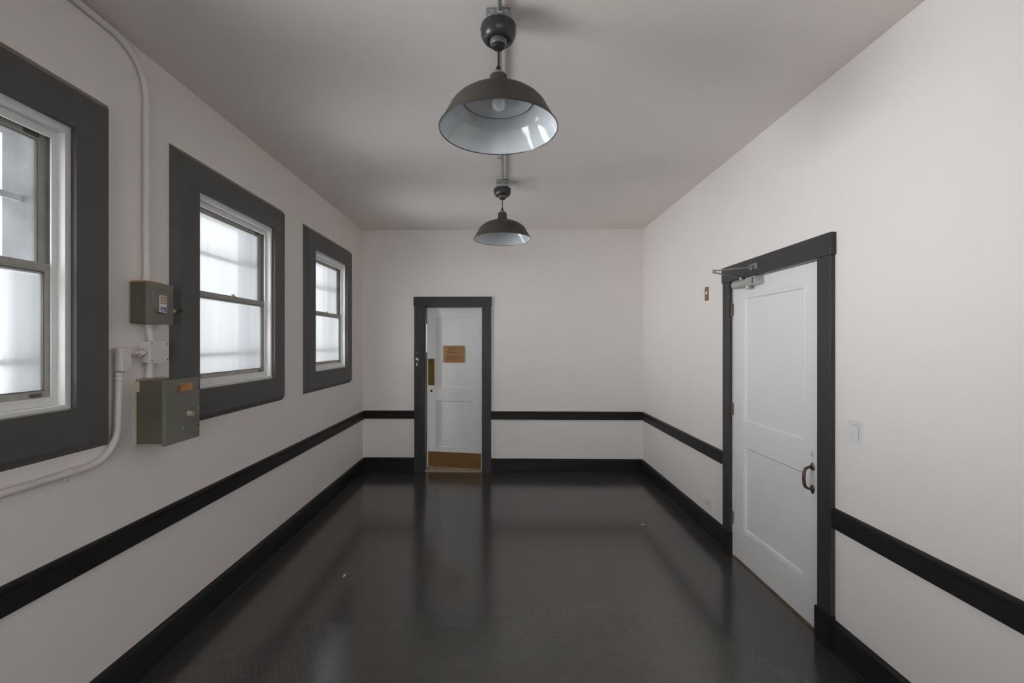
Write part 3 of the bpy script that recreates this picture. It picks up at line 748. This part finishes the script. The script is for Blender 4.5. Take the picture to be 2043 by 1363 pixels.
PX = XL + .019
def conduit(name, pts, r, label, fr=.1, n=14, extra=None, mat='conduit'):
    root = empty(name, tuple(pts[0]))
    m = MB(); m.tube(fillet(pts, fr, 12), r, 20); link('pipe', m, mat, root, smooth=50)
    if extra: extra(root)
    tag(root, label, 'conduit')
    return root
def collar(root, c, r, h, axis='Z', mat='conduit', name='coupling'):
    m = MB(); m.lathe([(r * .8, -h / 2), (r, -h / 2 + .002), (r, h / 2 - .002), (r * .8, h / 2)], c, axis, 20); return link(name, m, mat, root, smooth=40)
def strap(root, c, r, axis, mat='conduit'):
    """one-hole strap: a saddle over the pipe and a foot with its screw"""
    m = MB(); x, y, z = c
    m.lathe([(r + .0005, -.008), (r + .002, -.008), (r + .002, .008), (r + .0005, .008)], c, axis, 20)
    if axis == 'Z': m.box(XL, XL + .004, y + r, y + r + .022, z - .009, z + .009, .001); m.lathe([(.0001, .007), (.004, .006), (.004, .003)], (XL, y + r + .013, z), 'X', 10)
    else: m.box(XL, XL + .004, y - .009, y + .009, z - r - .022, z - r, .001); m.lathe([(.0001, .007), (.004, .006), (.004, .003)], (XL, y, z - r - .013), 'X', 10)
    return link('strap_mount', m, mat, root, smooth=40)
def ex(root):
    collar(root, (PX, 2.155, 1.884), .019, .024, name='connector'); collar(root, (PX, 2.155, 2.31), .0165, .010)
    strap(root, (PX, 2.155, 2.115), .0150, 'Z')
conduit('wall_conduit', [(PX, 2.155, 1.873), (PX, 2.155, 2.945), (PX, YF + .01, 2.935)], .0142, 'white painted conduit dropping from the ceiling edge to the disconnect switch', .22, extra=ex)
root = empty('conduit_nipple', (PX, 2.165, 1.6)); m = MB(); m.tube([(PX + .006, 2.165, 1.671), (PX + .006, 2.165, 1.640), (PX + .002, 2.178, 1.612), (PX + .002, 2.178, 1.591)], .014, 18); link('pipe', m, 'conduit', root, smooth=60)
collar(root, (PX + .006, 2.165, 1.661), .019, .016, name='mount_nut')
tag(root, 'short bent conduit nipple joining the disconnect switch to the junction box', 'conduit')
root = empty('conduit_nipple', (PX, 2.165, 1.44)); m = MB(); m.tube([(PX + .004, 2.172, 1.485), (PX + .004, 2.168, 1.445), (PX + .004, 2.166, 1.4130)], .014, 18); link('pipe', m, 'conduit', root, smooth=60)
collar(root, (PX + .004, 2.167, 1.420), .018, .012, name='mount_nut')
tag(root, 'short conduit nipple between junction box and the larger electrical box', 'conduit')
# pull elbow and the pipe below it
pe = empty('conduit_elbow_fitting', (PX, 2.005, 1.45))
m = MB(); m.box(XL + .008, XL + .050, 1.982, 2.026, 1.452, 1.563, .012, 4); bdy = link('body', m, 'conduit', pe, smooth=50)
m = MB(); m.box(XL + .050, XL + .053, 1.985, 2.023, 1.456, 1.560, .0015); link('cover_plate', m, 'conduit', bdy)
m = MB(); m.tube([(PX + .006, 2.024, 1.536), (PX + .006, 2.134, 1.536)], .0125, 18); link('side_pipe', m, 'conduit', pe, smooth=50)
for y in (2.062, 2.108): collar(pe, (PX + .006, y, 1.536), .0175, .020, 'Y', name='mount_nut')
tag(pe, 'white painted conduit elbow fitting beside the junction box', 'conduit fitting')
def ex2(root):
    collar(root, (PX, 1.999, 1.424), .0195, .016, name='connector'); collar(root, (PX, 1.999, 1.444), .017, .014, name='connector')
    strap(root, (PX, 1.775, 1.0705), .0155, 'Y')
conduit('wall_conduit', [(PX, 1.999, 1.4505), (PX, 1.985, 1.071), (PX, YF + .01, 1.045)], .0148, 'white painted conduit curving from the elbow fitting to run below the nearest window', .16, extra=ex2)

# ------------------------------------------------------------------ ceiling boxes, conduit, pendant lamps
LY = (1.90, 3.90); LXs = (-.016, .001)
boxes = []
def make_box(x, y):
    root = empty('ceiling_junction_box', (x, y, ZC))
    m = MB(); m.box(x - .052, x + .052, y - .050, y + .050, ZC - .057, ZC, .006, 3); b = link('body', m, 'galv', root, smooth=40)
    for dx in (-.030, .032):
        m = MB(); m.lathe([(.010, -.0004), (.0115, -.0014), (.0125, .0)], (x + dx, y - .050, ZC - .022), 'Y', 20, cap=True); link('knockout', m, 'galv', b, smooth=40)
    m = MB(); m.lathe([(.011, -.020), (.014, -.018), (.014, -.006), (.016, -.005), (.016, 0)], (x + .006, y - .050, ZC - .022), 'Y', 20); m.lathe([(.0001, .0), (.004, .001), (.004, .010)], (x - .010, y - .062, ZC - .022), 'X', 10)
    link('connector_mount', m, 'galv', root, smooth=40)
    return root
b1 = make_box(LXs[0], 1.916)
b2 = copy_tree(b1); b2.location = (LXs[1], 3.872, ZC)
tag(b1, 'galvanised ceiling box above the larger nearer pendant lamp', 'junction box', 'ceiling boxes over the lamps')
tag(b2, 'galvanised ceiling box above the smaller looking pendant lamp near the end wall', 'junction box', 'ceiling boxes over the lamps')
zc = ZC - .022
root = empty('ceiling_conduit', (-.006, 2.9, zc)); m = MB(); m.tube([(LXs[0] + .004, 1.964, zc), (LXs[1] + .006, 3.810, zc)], .0092, 18); link('pipe', m, 'galv', root, smooth=60)
m = MB(); m.lathe([(.0096, -.008), (.0112, -.008), (.0112, .008), (.0096, .008)], (.002, 3.38, zc), 'Y', 18); m.box(-.034, -.008, 3.371, 3.389, ZC - .004, ZC, .001); m.lathe([(.0001, -.009), (.004, -.008), (.004, -.003)], (-.022, 3.38, ZC), 'Z', 10); link('strap_mount', m, 'galv', root, smooth=40)
tag(root, 'galvanised conduit along the ceiling between the two lamp boxes', 'conduit', 'conduit runs along the ceiling')
root = empty('ceiling_conduit', (-.008, 0, zc)); m = MB(); m.tube([(-.006, YF + .01, zc), (LXs[0] + .006, 1.854, zc)], .0092, 18); link('pipe', m, 'galv', root, smooth=60)
m = MB(); m.lathe([(.0096, -.008), (.0112, -.008), (.0112, .008), (.0096, .008)], (-.007, .4, zc), 'Y', 18); m.box(-.04, -.016, .391, .409, ZC - .004, ZC, .001); link('strap_mount', m, 'galv', root, smooth=40)
tag(root, 'galvanised conduit running overhead from the viewpoint to the nearer lamp box', 'conduit', 'conduit runs along the ceiling')

def make_lamp(x, y):
    root = empty('pendant_lamp', (x, y, 2.479)); c = (x, y, 0)
    m = MB(); m.lathe([(.0001, 2.914), (.0715, 2.914), (.0742, 2.912), (.0750, 2.908), (.0750, 2.894), (.0738, 2.881), (.0700, 2.868), (.0630, 2.857), (.0550, 2.850), (.0500, 2.849), (.0470, 2.851), (.0440, 2.855), (.0001, 2.855)], c, n=56)
    can = link('canopy', m, 'lampcanopy', root, smooth=40)
    m = MB(); m.lathe([(.0001, 2.857), (.0355, 2.857), (.0365, 2.850), (.0355, 2.842), (.030, 2.834), (.0001, 2.834)], c, n=40); link('collar', m, 'collar', can, smooth=40)
    m = MB(); m.lathe([(.0001, 2.836), (.0265, 2.836), (.0268, 2.827), (.0240, 2.8235), (.0001, 2.8235)], c, n=32); link('cord_grip', m, 'black', can, smooth=40)
    m = MB(); m.lathe([(.0001, .004), (.004, .003), (.004, -.002)], (x - .0748, y, 2.902), 'X', 10); link('set_screw', m, 'black', can)
    m = MB(); m.tube([(x, y, 2.825), (x, y, 2.738)], .0038, 12); link('cord', m, 'black', root, smooth=60)
    m = MB(); m.lathe([(.0001, 2.748), (.006, 2.748), (.009, 2.742), (.0105, 2.730), (.0120, 2.722), (.0001, 2.722)], c, n=24); link('strain_relief', m, 'black', root, smooth=40)
    m = MB(); m.lathe([(.0001, 2.724), (.012, 2.724), (.020, 2.721), (.028, 2.716), (.030, 2.702), (.0001, 2.702)], c, n=32); link('cap_ring', m, 'galv', root, smooth=40)
    m = MB(); m.lathe([(.0001, 2.7045), (.0345, 2.7045), (.0362, 2.7035), (.037, 2.7010), (.0375, 2.690), (.040, 2.668), (.0415, 2.638), (.0001, 2.638)], c, n=40); link('neck', m, 'lampdark', root, smooth=40)
    out = [(.040, 2.641), (.070, 2.638), (.100, 2.630), (.130, 2.619), (.160, 2.604), (.182, 2.587), (.197, 2.570), (.2045, 2.558), (.210, 2.546), (.222, 2.525), (.2345, 2.503), (.2470, 2.480)]
    th = .0022
    m = MB(); m.lathe(out + [(.2470, 2.4792), (.2465, 2.4785)], c, n=96, cap=False); sh = link('shade', m, 'lampdark', root, smooth=60)
    inn = [(.2465, 2.4787), (.2325, 2.5025), (.2200, 2.5240), (.2075, 2.5440), (.2030, 2.5520), (.1955, 2.5665), (.1800, 2.5845), (.1580, 2.6015), (.128, 2.6165), (.098, 2.6277), (.068, 2.6357), (.0001, 2.6385)]
    m = MB(); m.lathe(inn, c, n=96, cap=False); lin_ = link('inner_lining', m, 'lampwhite', sh, smooth=12); lin_['label'] = 'glossy white inside of the shade'
    m = MB(); m.lathe([(.146, 2.604), (.1465, 2.6005), (.1445, 2.5990), (.120, 2.6015), (.060, 2.6060), (.030, 2.6100), (.0205, 2.6110)], c, n=72, cap=False); rf = link('reflector_disc', m, 'lampwhite', sh, smooth=30)
    m = MB(); m.loops([[(x + (.1462 + .0013 * math.cos(t)) * math.cos(2 * PI * i / 72), y + (.1462 + .0013 * math.cos(t)) * math.sin(2 * PI * i / 72), 2.5992 + .0013 * math.sin(t)) for i in range(72)] for t in [k * PI / 3 for k in range(6)]], close=True); link('disc_rim', m, 'collar', sh, smooth=60)
    m = MB(); k = [(.2454, 2.4800), (.2472, 2.4822), (.2494, 2.4812), (.2500, 2.4790), (.2492, 2.4768), (.2468, 2.4766)]
    m.loops([[(x + r * math.cos(2 * PI * i / 96), y + r * math.sin(2 * PI * i / 96), z) for i in range(96)] for r, z in k], close=True); link('rim', m, 'lampcanopy', sh, smooth=60)
    m = MB(); m.lathe([(.0001, 2.636), (.020, 2.636), (.020, 2.616), (.0175, 2.612), (.0001, 2.612)], c, n=28); sk = link('socket', m, 'lampwhite', root, smooth=40)
    R = .0285; zb = 2.588
    m = MB(); m.lathe([(.013, 2.620), (.0135, 2.614), (.018, 2.609)] + [(R * math.sin(a), zb + R * math.cos(a)) for a in [math.radians(d) for d in range(45, 180, 9)]] + [(.0001, zb - R)], c, n=32, cap=False); link('bulb', m, 'bulb', root, smooth=60)
    return root
l1 = make_lamp(LXs[0], LY[0])
l2 = copy_tree(l1); l2.location.x = LXs[1]; l2.location.y = LY[1]
tag(l1, 'dark bronze pendant lamp with white-lined shade, the nearer and larger one', 'pendant lamp', 'pendant lamps')
tag(l2, 'dark bronze pendant lamp near the end wall, second from the viewpoint', 'pendant lamp', 'pendant lamps')

# ------------------------------------------------------------------ scraps on the floor
for x, y, pts, t in ((-1.074, 3.07, ((-.008, -.045), (.006, -.05), (.012, .0), (.004, .05), (-.006, .01)), 'tiny white paper scrap on the black floor nearer the window wall'),
                     (1.223, 3.93, ((-.035, .01), (-.01, -.012), (.03, -.004), (.04, .014), (.0, .004)), 'tiny pale paper scrap on the black floor nearer the side door')):
    m = MB(); m.loops([[(x + a * .5, y + b * .5, .0004) for a, b in pts], [(x + a * .46, y + b * .46, .0022) for a, b in pts]], cap0=True, cap1=True)
    o = link('paper_scrap', m, 'paper'); tag(o, t, 'paper scrap')

# ------------------------------------------------------------------ next room beyond the end door
Y2 = 8.2
root = empty('wall_next_room', (0, 7, 0))
m = MB()
slab_with_holes(m, [-1.86, 1.4], [0, ZC], [(-1.62, -1.15, 1.42, 1.93)], lambda u, v, k: (u, Y2 + .12 * k, v)); link('end_wall', m, 'wall', root)
m = MB(); m.box(-1.90, -1.80, 5.75, Y2 + .12, 0, ZC); link('side_wall', m, 'wall', root)
m = MB(); m.box(1.4, 1.52, 5.75, Y2 + .12, 0, ZC); link('side_wall', m, 'wall', root)
m = MB(); m.box(-1.90, 1.52, 5.73, Y2 + .12, ZC, ZC + .1); link('upper_slab', m, 'wall', root)
m = MB(); m.box(-1.90, 1.52, 5.73, Y2 + .12, -.1, -.001); link('lower_slab', m, 'wood', root)
tag(root, 'pale wall of the next room glimpsed through the gap of the end door', 'wall', kind='structure')

# ------------------------------------------------------------------ daylight
w = bpy.data.worlds.new('hazy_daylight'); scene.world = w; w.use_nodes = True
N, L = w.node_tree.nodes, w.node_tree.links
bg = N['Background']
tc = N.new('ShaderNodeTexCoord')
def wmath(op, a, b=None):
    n = N.new('ShaderNodeMath'); n.operation = op
    for i, v in enumerate((a, b)):
        if v is None: continue
        if isinstance(v, (int, float)): n.inputs[i].default_value = v
        else: L.new(v, n.inputs[i])
    return n.outputs[0]
def lobe(direction, k, gain):
    d = N.new('ShaderNodeVectorMath'); d.operation = 'DOT_PRODUCT'
    L.new(tc.outputs['Generated'], d.inputs[0]); d.inputs[1].default_value = Vector(direction).normalized()
    return wmath('MULTIPLY', wmath('POWER', wmath('MAXIMUM', d.outputs['Value'], 0), k), gain)
SKY_BASE, SUNSIDE, STREET, BEHIND = .45, 34.0, 23.0, 8.0      # haze, bright sky across the street, sunlit paving, added fill sky behind
sz = N.new('ShaderNodeSeparateXYZ'); L.new(tc.outputs['Generated'], sz.inputs[0])
base = wmath('MULTIPLY', wmath('MINIMUM', wmath('MAXIMUM', wmath('ADD', wmath('MULTIPLY', sz.outputs['Z'], 2.5), 1), .5), 2), SKY_BASE)
s = wmath('ADD', wmath('ADD', lobe((-1, -.14, .05), 18, SUNSIDE), lobe((-1, -.08, -.32), 10, STREET)), wmath('ADD', lobe((0, -1, .55), 3, BEHIND), base))
bg.inputs['Color'].default_value = (.97, .985, 1, 1)
L.new(s, bg.inputs['Strength'])
w.cycles.sampling_method = 'MANUAL'; w.cycles.sample_map_resolution = 512

# sampling guides in the window openings (portals give no light of their own)
def portal(loc, rot, sx, sy):
    l = bpy.data.lights.new('window_portal', 'AREA'); l.shape = 'RECTANGLE'; l.size = sx; l.size_y = sy; l.cycles.is_portal = True
    o = bpy.data.objects.new('window_portal', l); C.objects.link(o); o.location = loc; o.rotation_euler = rot
for y in WIN_Y: portal((XL - WT - .05, y, 1.876), (0, -PI / 2, 0), 1.1, .83)
portal((0, YF - .2, 1.65), (PI / 2, 0, PI), 2.5, 1.8)

# ------------------------------------------------------------------ camera
cam = bpy.data.cameras.new('camera'); co = bpy.data.objects.new('camera', cam); C.objects.link(co)
cam.sensor_width = 36; cam.sensor_fit = 'HORIZONTAL'; cam.lens = 900 / 2043 * 36
cam.shift_x = 19.5 / 2043; cam.shift_y = 3.5 / 2043
cam.clip_start = .02
co.location = (0, 0, EYE); co.rotation_euler = (PI / 2, 0, 0)
scene.camera = co

scene.view_settings.view_transform = 'Standard'; scene.view_settings.look = 'None'
scene.view_settings.exposure = 0.27; scene.view_settings.gamma = 1
scene.view_settings.use_curve_mapping = False
cy = scene.cycles
cy.use_denoising = True; cy.denoising_prefilter = 'NONE'
cy.max_bounces = 14; cy.diffuse_bounces = 10; cy.glossy_bounces = 5; cy.transmission_bounces = 8; cy.transparent_max_bounces = 16
cy.sample_clamp_indirect = 5; cy.caustics_reflective = False; cy.caustics_refractive = True
